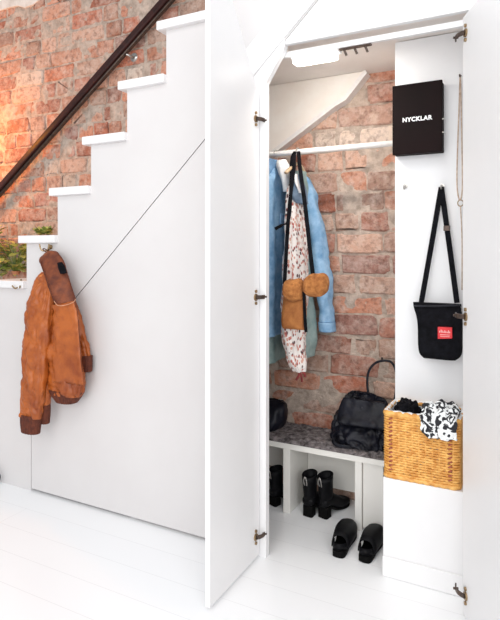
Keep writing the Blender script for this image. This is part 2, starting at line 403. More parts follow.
# bench --------------------------------------------------------------------
BF, BBK, BZ = .372, YB - .006, .320
be = thing('shoe_bench', (-1.0, .5, 0), 'low off-white shoe bench with open compartments and a fleece pad on top', 'bench')
mesh_obj('bench_top', box(B(), -1.58, -.507, BF - .004, BBK - .003, BZ - .026, BZ), 'bench', be, False, .002)
mesh_obj('divider', box(B(), -1.030, -.996, BF, BBK - .004, .001, BZ - .026), 'bench', be, False, .0015)
mesh_obj('divider', box(B(), -.694, -.664, BF, BBK - .004, .001, BZ - .026), 'bench', be, False, .0015)
mesh_obj('divider', box(B(), -1.58, -1.55, BF, BBK - .004, .001, BZ - .026), 'bench', be, False, .0015)
mesh_obj('back_board', box(B(), -.994, -.696, BBK - .045, BBK - .035, .062, BZ - .028), 'bench', be)
mesh_obj('back_board', box(B(), -1.548, -1.032, BBK - .045, BBK - .035, .11, BZ - .028), 'bench', be)
mesh_obj('front_panel', box(B(), -.662, -.575, BF + .012, BF + .024, .012, BZ - .030), 'bench', be, False, .0015)
# fleece pad : lumpy top surface
bm = B(); nx, ny = 150, 34; gr = {}
px0, px1, py0, py1 = -1.57, -.512, BF - .006, BBK - .012
for i in range(nx + 1):
    for j in range(ny + 1):
        x = px0 + (px1 - px0) * i / nx; y = py0 + (py1 - py0) * j / ny
        e = min(1, 6 * j / ny, 6 * (ny - j) / ny) ** .5
        h = .004 + .018 * e + .008 * noise.noise(Vector((x * 34, y * 34, 0))) * e + .005 * noise.noise(Vector((x * 90, y * 90, 5))) * e
        gr[i, j] = bm.verts.new((x, y + .004 * noise.noise(Vector((x * 30, 4, 0))) * (j == 0), BZ + .0012 + max(h, .001)))
        gr[i, j, 'b'] = bm.verts.new((x, y, BZ + .0008))
for i in range(nx):
    for j in range(ny):
        bm.faces.new((gr[i, j], gr[i + 1, j], gr[i + 1, j + 1], gr[i, j + 1]))
        bm.faces.new((gr[i, j, 'b'], gr[i, j + 1, 'b'], gr[i + 1, j + 1, 'b'], gr[i + 1, j, 'b']))
for i in range(nx):
    for j in (0, ny): bm.faces.new((gr[i, j], gr[i, j, 'b'], gr[i + 1, j, 'b'], gr[i + 1, j]))
for j in range(ny):
    for i in (0, nx): bm.faces.new((gr[i, j], gr[i, j, 'b'], gr[i, j + 1, 'b'], gr[i, j + 1]))
mesh_obj('fleece_pad', bm, 'fleece', be, True)['label'] = 'mottled grey fleece pad'
PADZ = BZ + .022

# ------------------------------------------------------------------ handrail
hr = thing('handrail', (-2.3, .57, 2.1), 'dark stained wooden handrail slanting up the brick wall', 'handrail')
p0, p1 = at(-60, 256.5, .565), at(225, -68, .565)
dz = (p1 - p0).normalized()
bm = B(); tube(bm, [p0, p1], 0, 20, flat=(.021, .018, (0, 0, 1)))
mesh_obj('rail', bm, 'rail', hr, True)
bm = B(); tube(bm, [p0 + Vector((0, .012, -.034)), p1 + Vector((0, .012, -.034))], 0, 12, flat=(.007, .014, (0, 0, 1)))
mesh_obj('rail_support', bm, 'darkmetal', hr, True)
pb = at(128, 53, .60)
bm = B(); tube(bm, smooth_path([(pb.x - .015, .572, pb.z + .045), (pb.x - .01, .575, pb.z), (pb.x + .015, .60, pb.z - .02), (pb.x + .02, YB - .004, pb.z - .02)], 6), .008, 10)
tube(bm, [(pb.x + .02, YB - .012, pb.z - .02), (pb.x + .02, YB - .004, pb.z - .02)], .026, 18)
mesh_obj('bracket', bm, 'steel', hr, True)

# ------------------------------------------------------------------ hooks
def double_hook(x, z, y, s, mat, label, group=None):
    t = thing('coat_hook', (x, y, z), label, 'hook', group)
    b = B(); tube(b, [(x, y - .001, z), (x, y - .006, z)], .010 * s, 14)
    mesh_obj('back_plate', b, mat, t)
    b = B()
    for sx_ in (-1, 1):
        tube(b, smooth_path([(x, y - .005, z), (x + sx_ * .006 * s, y - .02 * s, z - .016 * s), (x + sx_ * .02 * s, y - .034 * s, z - .012 * s), (x + sx_ * .028 * s, y - .036 * s, z + .012 * s)], 5), .0032 * s, 8)
    mesh_obj('prong', b, mat, t)
    return t
p = at(51, 247, 0); jx, jz = p.x, p.z
double_hook(jx, jz, 0, 1.15, 'brass', 'brass double hook on the stair side holding the leather jacket')
p = at(22, 283, 0)
t = thing('coat_hook', (p.x, 0, p.z), 'empty brass hook on the stair side, left of the jacket', 'hook')
b = B(); tube(b, [(p.x, -.001, p.z + .005), (p.x, -.006, p.z + .005)], .008, 12); mesh_obj('back_plate', b, 'brass', t)
b = B(); tube(b, smooth_path([(p.x, -.005, p.z + .02), (p.x, -.014, p.z - .01), (p.x - .012, -.03, p.z - .026), (p.x - .03, -.034, p.z - .012)], 6), .0038, 8)
tube(b, smooth_path([(p.x, -.012, p.z - .012), (p.x + .014, -.026, p.z - .022), (p.x + .022, -.03, p.z - .012)], 5), .0038, 8)
mesh_obj('prong', b, 'brass', t)
WY = .293
def small_hook(px, py, label):
    p = at(px, py, WY - .01)
    t = thing('wall_hook', (p.x, WY, p.z), label, 'hook')
    b = B(); tube(b, [(p.x, WY - .001, p.z), (p.x, WY - .005, p.z)], .009, 14); mesh_obj('back_plate', b, 'steel', t)
    b = B(); tube(b, smooth_path([(p.x, WY - .004, p.z + .004), (p.x, WY - .02, p.z - .002), (p.x, WY - .024, p.z - .014), (p.x, WY - .034, p.z - .010), (p.x, WY - .036, p.z + .002)], 5), .0028, 8)
    mesh_obj('prong', b, 'steel', t); return p
small_hook(405, 186, 'small empty steel hook on the white closet wall under the black key box')
hk = small_hook(442, 186, 'small steel hook on the white closet wall carrying the black shoulder bag')

# ------------------------------------------------------------------ key box
kx0, kx1, kz0, kz1 = -.500, -.318, 1.572, 1.838; KY = WY - .045
kb = thing('key_cabinet', ((kx0 + kx1) / 2, WY, kz0), 'flat black key cabinet lettered in white on the white closet wall', 'key cabinet')
mesh_obj('body', box(B(), kx0, kx1, KY, WY - .001, kz0, kz1), 'box', kb, False, .003)
fr = mesh_obj('door', box(B(), kx0 - .002, kx1 + .002, KY - .014, KY - .002, kz0 - .002, kz1 + .002), 'box', kb, False, .003)
for dz_ in (.12, .07): mesh_obj('latch_pin', tube(B(), [(kx1 + .001, KY - .010, kz0 + dz_), (kx1 + .008, KY - .010, kz0 + dz_)], .003, 8), 'steel', fr)
def text_mesh(name, s, size, loc, mat, parent, rot=(PI / 2, 0, 0), ex=.0008, bold=0):
    cu = bpy.data.curves.new(name, 'FONT'); cu.body = s; cu.size = size; cu.extrude = ex; cu.align_x = 'CENTER'; cu.align_y = 'CENTER'; cu.offset = bold
    cu.space_character = 1.12
    o = bpy.data.objects.new('tmp', cu); C.objects.link(o); bpy.context.view_layer.update()
    me = bpy.data.meshes.new_from_object(o.evaluated_get(bpy.context.evaluated_depsgraph_get()))
    bpy.data.objects.remove(o)
    me.transform(Matrix.Rotation(rot[0], 4, 'X')); me.transform(Matrix.Translation(Vector(loc) - parent_loc(parent)))
    r = bpy.data.objects.new(name, me); C.objects.link(r); me.materials.clear(); me.materials.append(M[mat]); r.parent = parent
    return r
p = at(417, 119, KY - .014)
text_mesh('lettering', 'NYCKLAR', .0225, (p.x, KY - .0150, p.z), 'letters', fr, bold=.0009)['label'] = 'white word NYCKLAR'

# ------------------------------------------------------------------ black shoulder bag
by = .245
sb = thing('shoulder_bag', (-.34, by, .8), 'small black shoulder bag with a red patch on the white closet wall', 'bag')
def sec(px0, px1, py, y, b, f=1):
    a, c = at(px0, py, y), at(px1, py, y); return ((a + c) / 2, (c.x - a.x) / 2, b, f)
bm = loft(B(), [sec(413, 461, 303, by, .012), sec(414, 461.5, 308, by, .022), sec(417.5, 462, 320, by, .032), sec(418.5, 462, 340, by, .036), sec(420, 461.5, 353, by, .036), sec(424, 456, 358.5, by, .022)],
          seg=40, fold=.0008, expo=5, wr=.002)
mesh_obj('bag_body', bm, 'black', sb, True)
a, c = at(414, 306, by - .03), at(460, 305, by - .03)
bm = B(); tube(bm, [a, (a + c) / 2 + Vector((0, 0, -.003)), c], .0035, 8); mesh_obj('zip_piping', bm, 'blackleather', sb)
hp = Vector((hk.x, WY - .028, hk.z - .006))
def strap(px, py, y, w=.010):
    e = at(px, py, y)
    return tube(B(), smooth_path([hp + Vector((0, 0, .0)), hp.lerp(e, .5) + Vector((0, .004, 0)), e], 8), 0, 10, flat=(w, .0018, (1, 0, 0)))
mesh_obj('strap', strap(421, 304, by), 'black', sb); mesh_obj('strap', strap(457, 303, by), 'black', sb)
bm = B(); s_ = hp.lerp(at(457, 303, by), .36); box(bm, s_.x - .012, s_.x + .012, s_.y - .005, s_.y + .005, s_.z - .010, s_.z + .010); mesh_obj('strap_slider', bm, 'darkmetal', sb, False, .002)
a = at(445, 333, by - .040); hw, hh = .025, .021
patch = mesh_obj('patch', prism(B(), [(a.x - hw, a.z - hh - .002), (a.x + hw, a.z - hh + .003), (a.x + hw, a.z + hh + .001), (a.x - hw, a.z + hh)], by - .0445, by - .030), 'red', sb, False, .001)
patch['label'] = 'red patch with a pale pink print'
bm = B()
for i, (du, h_) in enumerate(((-.018, .007), (-.013, .011), (-.009, .008), (-.004, .005), (0, .009), (.004, .006), (.009, .005), (.013, .010), (.017, .006))):
    box(bm, a.x + du - .0016, a.x + du + .0016, by - .0456, by - .0446, a.z + .001, a.z + .001 + h_)
for zz in (-.007, -.013): box(bm, a.x - .017, a.x + .017, by - .0456, by - .0446, a.z + zz, a.z + zz + .0022)
mesh_obj('print', bm, 'pink', patch)
# metal clip by the strap end
bm = B(); e = at(459, 309, by); tube(bm, [e + Vector((.010 * math.cos(q * .5236), -.008, .012 * math.sin(q * .5236))) for q in range(12)], .0022, 8, True)
mesh_obj('clip_ring', bm, 'steel', sb)

# ------------------------------------------------------------------ cord loop near the right jamb
cl = thing('leash', (-.255, .27, 1.4), 'thin beige cord leash looped beside the open right cupboard door', 'leash')
ly = .268; a = at(460, 76, ly)
bm = B(); lw = [at(460, 76, ly), at(459, 110, ly), at(457.5, 150, ly), at(457, 185, ly), at(459.5, 200, ly), at(462.2, 190, ly), at(462, 150, ly), at(461.2, 110, ly), at(460.3, 76, ly)]
tube(bm, smooth_path(lw, 8), .0026, 8); mesh_obj('cord', bm, 'cord', cl, True)
r = at(460.5, 202, ly)
bm = B(); tube(bm, [r + Vector((.010 * math.cos(q * .5236), 0, -.004 + .012 * math.sin(q * .5236))) for q in range(12)], .002, 8, True)
mesh_obj('ring', bm, 'brass', cl)
bm = B(); tube(bm, smooth_path([r + Vector((0, 0, -.016)), at(462, 240, ly), at(462, 290, ly)], 6), .0022, 8); mesh_obj('lead', bm, 'cord', cl, True)
t = thing('wall_hook', (a.x, WY, a.z), 'small dark hook high beside the right door carrying the cord leash', 'hook')
bm = B(); tube(bm, smooth_path([(a.x, WY - .001, a.z + .008), (a.x, ly - .002, a.z - .003), (a.x, ly - .010, a.z + .004)], 5), .003, 8)
mesh_obj('prong', bm, 'darkmetal', t)

# ------------------------------------------------------------------ wicker basket
bx0, bx1, b_y0, b_y1, bz0, bz1 = -.507, -.236, .100, .284, .3635, .603
bs = thing('wicker_basket', (-.366, .195, bz0), 'square honey-coloured wicker basket on the low white plinth', 'basket')
def rrect(n, x0, x1, y0, y1, r=.018):
    pts = []; per = []
    segs = [((x0 + r, y0), (x1 - r, y0)), ((x1, y0 + r), (x1, y1 - r)), ((x1 - r, y1), (x0 + r, y1)), ((x0, y1 - r), (x0, y0 + r))]
    cs = [(x1 - r, y0 + r, -90), (x1 - r, y1 - r, 0), (x0 + r, y1 - r, 90), (x0 + r, y0 + r, 180)]
    for (s, e), (cx_, cy_, a_) in zip(segs, cs):
        ln = math.dist(s, e); k = max(2, int(n * ln / (2 * (x1 - x0 + y1 - y0))))
        for i in range(k): pts.append((s[0] + (e[0] - s[0]) * i / k, s[1] + (e[1] - s[1]) * i / k))
        for i in range(4): q = math.radians(a_ + 22.5 * i); pts.append((cx_ + r * math.cos(q), cy_ + r * math.sin(q)))
    return pts
bm = B(); base = rrect(150, bx0 + .006, bx1 - .006, b_y0 + .006, b_y1 - .006)
cx_, cy_ = (bx0 + bx1) / 2, (b_y0 + b_y1) / 2
rows = 25
for rI in range(rows):
    z = bz0 + .008 + (bz1 - bz0 - .022) * rI / (rows - 1); pts = []
    for i, (x, y) in enumerate(base):
        o_ = .0022 * math.sin(i * PI / 2 + (rI % 2) * PI)
        dx, dy = x - cx_, y - cy_; sxn = 1 if abs(dx) / .134 > abs(dy) / .09 else 0
        pts.append((x + (math.copysign(o_, dx) if sxn else 0), y + (0 if sxn else math.copysign(o_, dy)) , z + .0015 * noise.noise(Vector((x * 20, y * 20, rI)))) if True else None)
        if sxn == 0 and dy < 0: pts[-1] = (x, y + o_, pts[-1][2])
    tube(bm, pts, .0047, 6, True)
mesh_obj('weave', bm, 'wicker', bs, True)
bm = B()
for i, (x, y) in enumerate(base):
    if i % 4 == 2: tube(bm, [(x, y, bz0 + .003), (x, y, bz1 - .006)], .0034, 6)
mesh_obj('stake', bm, 'wicker', bs, True)
for nm, zc, rr in (('base_rim', bz0 + .006, .0085), ('top_rim', bz1 - .004, .0095)):
    mesh_obj(nm, tube(B(), [(x, y, zc + .0014 * math.sin(i * 1.3)) for i, (x, y) in enumerate(base)], rr, 8, True), 'wicker', bs, True)
for xc in (bx0 + .030, bx1 - .034):
    bm = B()
    for k in range(13):
        z = bz0 + .032 + k * .0155
        tube(bm, [(xc - .006, b_y0 + .0005, z - .003), (xc + .006, b_y0 + .0005, z + .003)], .0030, 6)
    mesh_obj('lashing', bm, 'wickerdark', bs, True)
mesh_obj('bottom', box(B(), bx0 + .01, bx1 - .01, b_y0 + .01, b_y1 - .01, bz0 + .001, bz0 + .008), 'wicker', bs)
def inset_box(x0, x1, y0, y1, z0, z1):
    b = B(); box(b, x0, x1, y0, y1, z0, z1); return b
# liner: white cloth inside with a frilled lip
bm = B(); N = len(base); ri = []
for zz, off, amp in ((bz0 + .012, -.010, 0), (bz1 - .012, -.010, 0), (bz1 + .008, -.004, .003), (bz1 + .004, .004, .004)):
    ring = []
    for i, (x, y) in enumerate(base):
        dx, dy = x - cx_, y - cy_; s_ = 1 + off / .11
        w_ = amp * noise.noise(Vector((x * 60, y * 60, zz)))
        ring.append(bm.verts.new((cx_ + dx * s_ + w_, cy_ + dy * s_ + w_, zz + w_)))
    ri.append(ring)
for A_, D_ in zip(ri, ri[1:]):
    for k in range(N): bm.faces.new((A_[k], A_[(k + 1) % N], D_[(k + 1) % N], D_[k]))
lo = mesh_obj('liner', bm, 'white', bs, True); lo['label'] = 'white cloth liner'
s_ = lo.modifiers.new('solid', 'SOLIDIFY'); s_.thickness = .0015
def blob(cx, cy, cz, rx, ry, rz, seed, amp=.25, fr=2.5, sub=5, floorz=None):
    b = B(); bmesh.ops.create_icosphere(b, subdivisions=sub, radius=1)
    for v in b.verts:
        n_ = v.co.normalized(); k = 1 + amp * noise.noise(n_ * fr + Vector((seed, 0, 0))) + amp * .5 * noise.noise(n_ * fr * 2.6 + Vector((0, seed, 0)))
        v.co = Vector((cx + n_.x * rx * k, cy + n_.y * ry * k, cz + n_.z * rz * k))
        if floorz is not None and v.co.z < floorz: v.co.z = floorz + .1 * (v.co.z - floorz)
    return b
kn = mesh_obj('knit_cap', blob(-.436, .195, .582, .050, .068, .048, 3, .3, 3), 'black', None, True)
tag(kn, 'crumpled black knit cap inside the wicker basket', 'hat')
# scarf: a crumpled heap spilling over the front corner
bm = B(); nu, nv = 80, 70; gg = {}
prof = [(.275, .585), (.25, .615), (.20, .640), (.15, .646), (.105, .632), (.082, .602), (.080, .565), (.082, .542)]
pr = smooth_path([(0, y, z) for y, z in prof], 12); npf = len(pr) - 1
for i in range(nu + 1):
    for j in range(nv + 1):
        u, v_ = i / nu, j / nv; p = pr[min(npf, round(v_ * npf))]
        edge = .5 + .5 * math.sin(PI * min(1, v_ * 1.2)) ; x = -.246 - (.130 - .03 * abs(v_ - .45)) * u + .018 * noise.noise(Vector((v_ * 5, 1, 0))) * u
        n1 = noise.noise(Vector((x * 38, p.y * 38, p.z * 38))); n2 = noise.noise(Vector((x * 85, p.y * 85, p.z * 85 + 4)))
        drop = -.028 * (u > 1) - .045 * (abs(u - .5) * 2) ** 3 * (1 - v_) * .6
        hem = .022 * noise.noise(Vector((u * 4.5, 7, 0))) * max(0, v_ - .7) / .3
        gg[i, j] = bm.verts.new((x + .004 * n2, p.y - .010 * abs(n1) - .004 * n2 - .002, p.z + .020 * n1 * (v_ < .75) + .007 * n2 + drop + hem))
for i in range(nu):
    for j in range(nv): bm.faces.new((gg[i, j], gg[i + 1, j], gg[i + 1, j + 1], gg[i, j + 1]))
sc = mesh_obj('scarf', bm, 'scarf', None, True); tag(sc, 'black and white patterned scarf spilling over the front of the wicker basket', 'scarf')
s_ = sc.modifiers.new('solid', 'SOLIDIFY'); s_.thickness = .004

# ------------------------------------------------------------------ clothes on the rod
def hanger(x, tilt, label):
    t = thing('clothes_hanger', (x, RY, RZ), label, 'hanger')
    b = B()
    pts = [(x, RY + .016 * math.cos(q), RZ + .0145 + .016 * math.sin(q) - .013) for q in [math.radians(a_) for a_ in range(200, -20, -20)]]
    pts += [(x, RY + .012, RZ - .03), (x, RY, RZ - .055)]
    tube(b, smooth_path(pts, 2), .0022, 8); mesh_obj('hook', b, 'steel', t, True)
    b = B(); tube(b, smooth_path([(x - tilt, RY - .135, RZ - .112), (x - tilt * .5, RY - .08, RZ - .085), (x, RY, RZ - .055), (x + tilt * .5, RY + .08, RZ - .085), (x + tilt, RY + .15, RZ - .118)], 6), .007, 8)
    mesh_obj('shoulder_bar', b, 'hanger', t, True); return t
YD, XD = (0, 1, 0), (1, 0, 0)
def gs(px, py, y, a, b, f=1): return (at(px, py, y), a, b, f)
# denim jacket
dj = thing('denim_jacket', (-1.08, RY, 1.5), 'light blue denim jacket hanging behind the floral dress', 'jacket')
bm = loft(B(), [gs(279, 164, .40, .03, .018), gs(277, 176, .40, .09, .03), gs(275, 190, .40, .155, .04), gs(275, 230, .40, .175, .05), gs(274, 290, .40, .175, .052), gs(273.5, 333, .40, .17, .05)],
          YD, XD, 48, 8, .007, 5, 1, 2.4, .008)
mesh_obj('body', bm, 'denim', dj, True)
bm = loft(B(), [gs(303, 172, .51, .02, .018), gs(308, 190, .535, .05, .032), gs(315, 220, .545, .052, .036), gs(321, 262, .55, .05, .036), gs(325.5, 300, .55, .05, .036), gs(327, 322, .55, .048, .034)], YD, XD, 30, 8, .004, 3, 2, 2.2, .008)
mesh_obj('sleeve', bm, 'denim', dj, True)
bm = loft(B(), [gs(327, 322, .55, .052, .038), gs(328, 331, .55, .052, .038)], YD, XD, 30, 4, .001, 3, 2, 2.2, .001)
mesh_obj('cuff', bm, 'denim', dj, True)
bm = loft(B(), [gs(262, 200, .22, .03, .02), gs(259, 240, .21, .05, .036), gs(256, 300, .2, .05, .036)], YD, XD, 24, 6, .004, 3, 2, 2.2, .006)
mesh_obj('sleeve', bm, 'denim', dj, True)
bm = loft(B(), [gs(273, 160, .37, .05, .022), gs(272, 172, .37, .075, .034), gs(270, 184, .36, .06, .03)], YD, XD, 30, 5, .003, 3, 5, 2.2, .005)
mesh_obj('collar', bm, 'denimdark', dj, True)['label'] = 'darker blue collar'
bm = loft(B(), [gs(283, 214, .30, .03, .003), gs(283, 224, .30, .034, .005), gs(283, 228, .30, .012, .003)], YD, XD, 24, 4, 0, 3, 5, 4, .001)
mesh_obj('pocket_flap', bm, 'denimdark', dj, True)
hanger(dj.location.x + .0, .0, 'wooden hanger inside the blue denim jacket')
# white shirt collar between
bm = loft(B(), [gs(283, 160, .34, .018, .012), gs(285, 168, .33, .035, .022), gs(286, 180, .33, .03, .018), gs(287, 192, .34, .02, .012)], YD, XD, 30, 6, .004, 3, 1, 2.2, .008)
wc = mesh_obj('white_scarf', bm, 'white', None, True); tag(wc, 'small white cloth bunched under the rod between denim jacket and dress', 'cloth')
# grey-green garment: shows under the denim hem
gg_ = thing('green_shirt', (-1.15, .45, 1.3), 'grey-green shirt whose tails show below the denim jacket', 'shirt')
bm = loft(B(), [gs(300, 172, .46, .05, .02), gs(299, 200, .47, .10, .026), gs(300, 260, .48, .11, .03), gs(304, 300, .49, .10, .03), gs(307, 330, .50, .09, .026), gs(308, 356, .50, .075, .022)], YD, XD, 40, 7, .006, 4, 7, 2.3, .006)
mesh_obj('body', bm, 'green', gg_, True)
hanger(at(300, 165, .40).x - .012, .0, 'wooden hanger inside the grey-green shirt')
gk = thing('green_coat', (-1.22, .42, 1.4), 'grey-green coat hanging furthest left on the rod, its hem below the denim jacket', 'coat')
bm = loft(B(), [gs(262, 176, .42, .05, .02), gs(262, 200, .42, .13, .026), gs(265, 280, .42, .14, .03), gs(268, 326, .42, .14, .03), gs(270, 345, .42, .14, .03), gs(272, 361, .42, .13, .028)], YD, XD, 44, 7, .006, 5, 3, 2.3, .006)
mesh_obj('body', bm, 'green', gk, True)
# floral dress
fd = thing('floral_dress', (-.97, .35, 1.5), 'white floral dress with tiny red and dark flowers hanging from the rod', 'dress')
bm = loft(B(), [gs(295, 184, .34, .055, .014), gs(295, 200, .335, .085, .026), gs(296, 235, .33, .095, .034), gs(295.5, 280, .33, .105, .040), gs(295, 320, .33, .100, .038), gs(295.5, 345, .33, .085, .034), gs(298, 362, .33, .065, .026), gs(300, 371, .33, .035, .018)],
          YD, XD, 48, 8, .006, 5, 4, 2.3, .006)
mesh_obj('body', bm, 'floral', fd, True)
bm = loft(B(), [gs(297, 174, .36, .035, .010), gs(297, 184, .345, .07, .020), gs(298, 196, .335, .080, .029), gs(300, 204, .33, .05, .030)], YD, XD, 36, 6, .003, 3, 6, 2.2, .004)
mesh_obj('yoke', bm, noisy('slate_blue_cloth', (.10, .15, .22), (.20, .27, .36), 20, .85), fd, True)['label'] = 'slate blue yoke'
bm = loft(B(), [gs(296, 174, .315, .012, .005), gs(297, 183, .30, .02, .008), gs(300, 193, .297, .008, .006)], YD, XD, 20, 5, .001, 3, 6, 2.2, .002)
mesh_obj('care_label', bm, 'white', fd, True)
bm = B()
for k, (a_, b_) in enumerate((((297, 368), (302, 382)), ((299, 370), (296, 380)), ((301, 371), (305, 377)))):
    tube(bm, smooth_path([at(*a_, .33), at((a_[0] + b_[0]) / 2 + 1.5, (a_[1] + b_[1]) / 2, .32), at(*b_, .33)], 5), 0, 8, flat=(.005, .0012, (1, 0, 0)))
mesh_obj('tie', bm, 'ribbon', fd, True)
hanger(at(296, 165, .40).x + .012, .0, 'wooden hanger inside the floral dress')
# tan bag on long black straps
tb = thing('tan_bag', (-.93, .26, 1.0), 'tan suede bag with fluffy rolls on long black straps from the rod', 'bag')
def hz(px, py): return at(px, py, .175)
bm = loft(B(), [(hz(294.5, 296), .047, .026), (hz(294, 312), .050, .030), (hz(293.5, 325), .049, .026), (hz(294, 329), .050, .014)], XD, YD, 40, 7, .002, 4, 3, 4, .004)
mesh_obj('pouch', bm, 'tan', tb, True)
def roll(px0, px1, py, r, seed, ty=.25, dyp=0):
    a_, c_ = at(px0, py + dyp, ty), at(px1, py - dyp, ty + .01); b = B(); n = 16; rings = []
    P = [a_.lerp(c_, i / n) for i in range(n + 1)]
    for i, p in enumerate(P):
        s = i / n; rr = r * (1 - abs(2 * s - 1) ** 4) ** .5 + .002; ring = []
        for k in range(26):
            q = 2 * PI * k / 26; w = 1 + .13 * noise.noise(Vector((s * 3 + seed, math.cos(q) * 1.5, math.sin(q) * 1.5)))
            ring.append(b.verts.new(p + Vector((0, math.cos(q) * rr * .8 * w, math.sin(q) * rr * w))))
        rings.append(ring)
    for X_, Y_ in zip(rings, rings[1:]):
        for k in range(26): b.faces.new((X_[k], X_[(k + 1) % 26], Y_[(k + 1) % 26], Y_[k]))
    b.faces.new(rings[0]); b.faces.new(rings[-1]); return b
mesh_obj('flap', roll(283.5, 304.5, 290, .045, 1, .135), 'tanfur', tb, True)
mesh_obj('flap', roll(303.5, 329, 285, .043, 6, .135, 1.5), 'tanfur', tb, True)
rt_ = Vector((at(297, 152, RY).x, RY, RZ + .014))
def bstrap(pts, w=.011): return tube(B(), smooth_path([at(*p) for p in pts], 7), 0, 10, flat=(w, .002, (1, 0, 0)))
mesh_obj('strap', bstrap([(297, 150.2, RY), (294.5, 153, RY - .02), (294, 168, .30), (289.5, 205, .20), (287, 240, .175), (284.5, 284, .15)], .0085), 'black', tb)
mesh_obj('strap', bstrap([(298, 150.2, RY), (298.5, 153, RY - .02), (300, 168, .30), (305, 205, .21), (310, 250, .175), (313, 276, .15)], .009), 'black', tb)
mesh_obj('strap_end', bstrap([(304, 292, .125), (304.5, 310, .14), (306, 332, .15)], .007), 'black', tb)
# dark belt on the denim
bl = mesh_obj('belt', bstrap([(297.5, 150.2, RY), (292, 158, RY - .03), (291, 190, .22), (288.5, 220, .17), (282, 225, .15), (275, 229, .14)], .008), 'black')
tag(bl, 'narrow black belt looped over the rod, its end hanging in front of the denim jacket', 'belt')

# ------------------------------------------------------------------ black handbag on the bench
hb = thing('handbag', (-.62, .47, PADZ), 'large slouchy black leather handbag with a raised thin handle on the bench', 'handbag')
hy = .49
def hs(px0, px1, py, y, b, f=1):
    a, c = at(px0, py, y), at(px1, py, y); return (((a + c) / 2), (c.x - a.x) / 2, b, f)
bm = loft(B(), [hs(352, 372, 391.5, .52, .010, 1), hs(345, 386, 397, .51, .022, 1), hs(340, 391, 408, .50, .05, 1), hs(334, 393, 423, .485, .075, 1), hs(331, 393, 435, .47, .085, .8), hs(333, 391, 443, .465, .082, .5)],
          seg=120, per=14, fold=.006, folds=5, seed=3, expo=2.6, wr=.014, wf=12, cr=.008)
for v in bm.verts: v.co.y = min(v.co.y, YB - .02); v.co.z = max(v.co.z, PADZ - .004); v.co.x = min(v.co.x, -.508)
mesh_obj('bag_body', bm, 'blackleather', hb, True)
bm = B(); hp_ = [at(370, 402, .53), at(367.5, 388, .54), at(368, 374, .545), at(373, 365, .55), at(381, 361, .55), at(391, 361.5, .55), at(400, 368, .55), at(404, 385, .54), at(403, 400, .53)]
hp_ = [p if p.x < -.512 else Vector((-.512, p.y, p.z)) for p in [at(370, 402, .53), at(367.5, 388, .54), at(368, 374, .545), at(373, 365, .55), at(381, 361, .55), at(391, 362, .55), at(396, 372, .55), at(396, 390, .54), at(394, 402, .53)]]
tube(bm, smooth_path(hp_, 7), .0055, 10); mesh_obj('handle', bm, 'blackleather', hb, True)
bm = B(); q_ = at(382, 360, .55); tube(bm, [q_, q_ + Vector((0, 0, .012))], .005, 10); mesh_obj('handle_stud', bm, 'darkmetal', hb)
bm = B()
tube(bm, smooth_path([(v.x, v.y, max(v.z, PADZ + .005)) for v in (at(337, 433, .41), at(333, 437, .385), at(335, 444, .38), at(345, 447, .38), at(356, 446, .385), at(362, 441, .40))], 7), 0, 10, flat=(.008, .003, (0, 0, 1)))
mesh_obj('strap', bm, 'blackleather', hb, True)
bm = loft(B(), [hs(343, 384, 400, .455, .004), hs(339, 388, 412, .435, .010), hs(337, 389, 424, .405, .012), hs(340, 384, 427, .40, .004)], seg=40, fold=.002, folds=6, seed=9, expo=3, wr=.008, wf=16)
for v in bm.verts: v.co.x = min(v.co.x, -.508)
mesh_obj('flap', bm, 'blackleather', hb, True)
# second bag at the left end of the bench
b2 = thing('black_purse', (-1.17, .5, PADZ), 'black leather purse at the left end of the bench, half behind the door frame', 'purse')
bm = loft(B(), [hs(246, 283, 398, .50, .012), hs(246, 286.5, 404, .49, .05), hs(247, 285, 416, .485, .065), hs(250, 280, 427, .48, .065), hs(252, 275, 431, .48, .055)], seg=44, fold=.004, folds=4, seed=5, expo=3.2, wr=.008, wf=14)
for v in bm.verts: v.co.z = max(v.co.z, PADZ - .002); v.co.y = min(v.co.y, YB - .02)
mesh_obj('bag_body', bm, 'blackleather', b2, True)
bm = B(); tube(bm, smooth_path([at(262, 400, .44), at(275, 399, .435), at(285, 404, .44)], 6), .004, 8); mesh_obj('edge_piping', bm, 'shoe', b2, True)

# ------------------------------------------------------------------ shoes
def place(o, x, y, rz, s=1): o.location = (x, y, 0); o.rotation_euler = (0, 0, rz); o.scale = (s, s, s)
def shoe_loft(secs, n=24, per=5):
    """secs along local +y (heel at 0): (y, half width, z low, z high, x shift)"""
    b = B(); S = smooth_path([(s[1], s[2], s[3]) for s in secs], per); Y = smooth_path([(s[0], s[4] if len(s) > 4 else 0, 0) for s in secs], per); rings = []
    for s, y in zip(S, Y):
        ring = []
        for k in range(n):
            q = 2 * PI * k / n; c, sn = math.cos(q), math.sin(q)
            u = math.copysign(abs(c) ** .7, c); v = math.copysign(abs(sn) ** .7, sn)
            zc, zh = (s.y + s.z) / 2, (s.z - s.y) / 2
            ring.append(b.verts.new((y.y + s.x * u, y.x, zc + zh * v)))
        rings.append(ring)
    for X_, Y_ in zip(rings, rings[1:]):
        for k in range(n): b.faces.new((X_[k], X_[(k + 1) % n], Y_[(k + 1) % n], Y_[k]))
    b.faces.new(rings[0]); b.faces.new(rings[-1]); return b
def outline_slab(pts, z0, z1):
    P = smooth_path([(x, y, 0) for x, y in pts] + [(pts[0][0], pts[0][1], 0)], 6)[:-1]
    b = B(); A_ = [b.verts.new((p.x, p.y, z0)) for p in P]; D_ = [b.verts.new((p.x, p.y, z1)) for p in P]; n = len(P)
    b.faces.new(A_); b.faces.new(D_)
    for i in range(n): b.faces.new((A_[i], A_[(i + 1) % n], D_[(i + 1) % n], D_[i]))
    return b
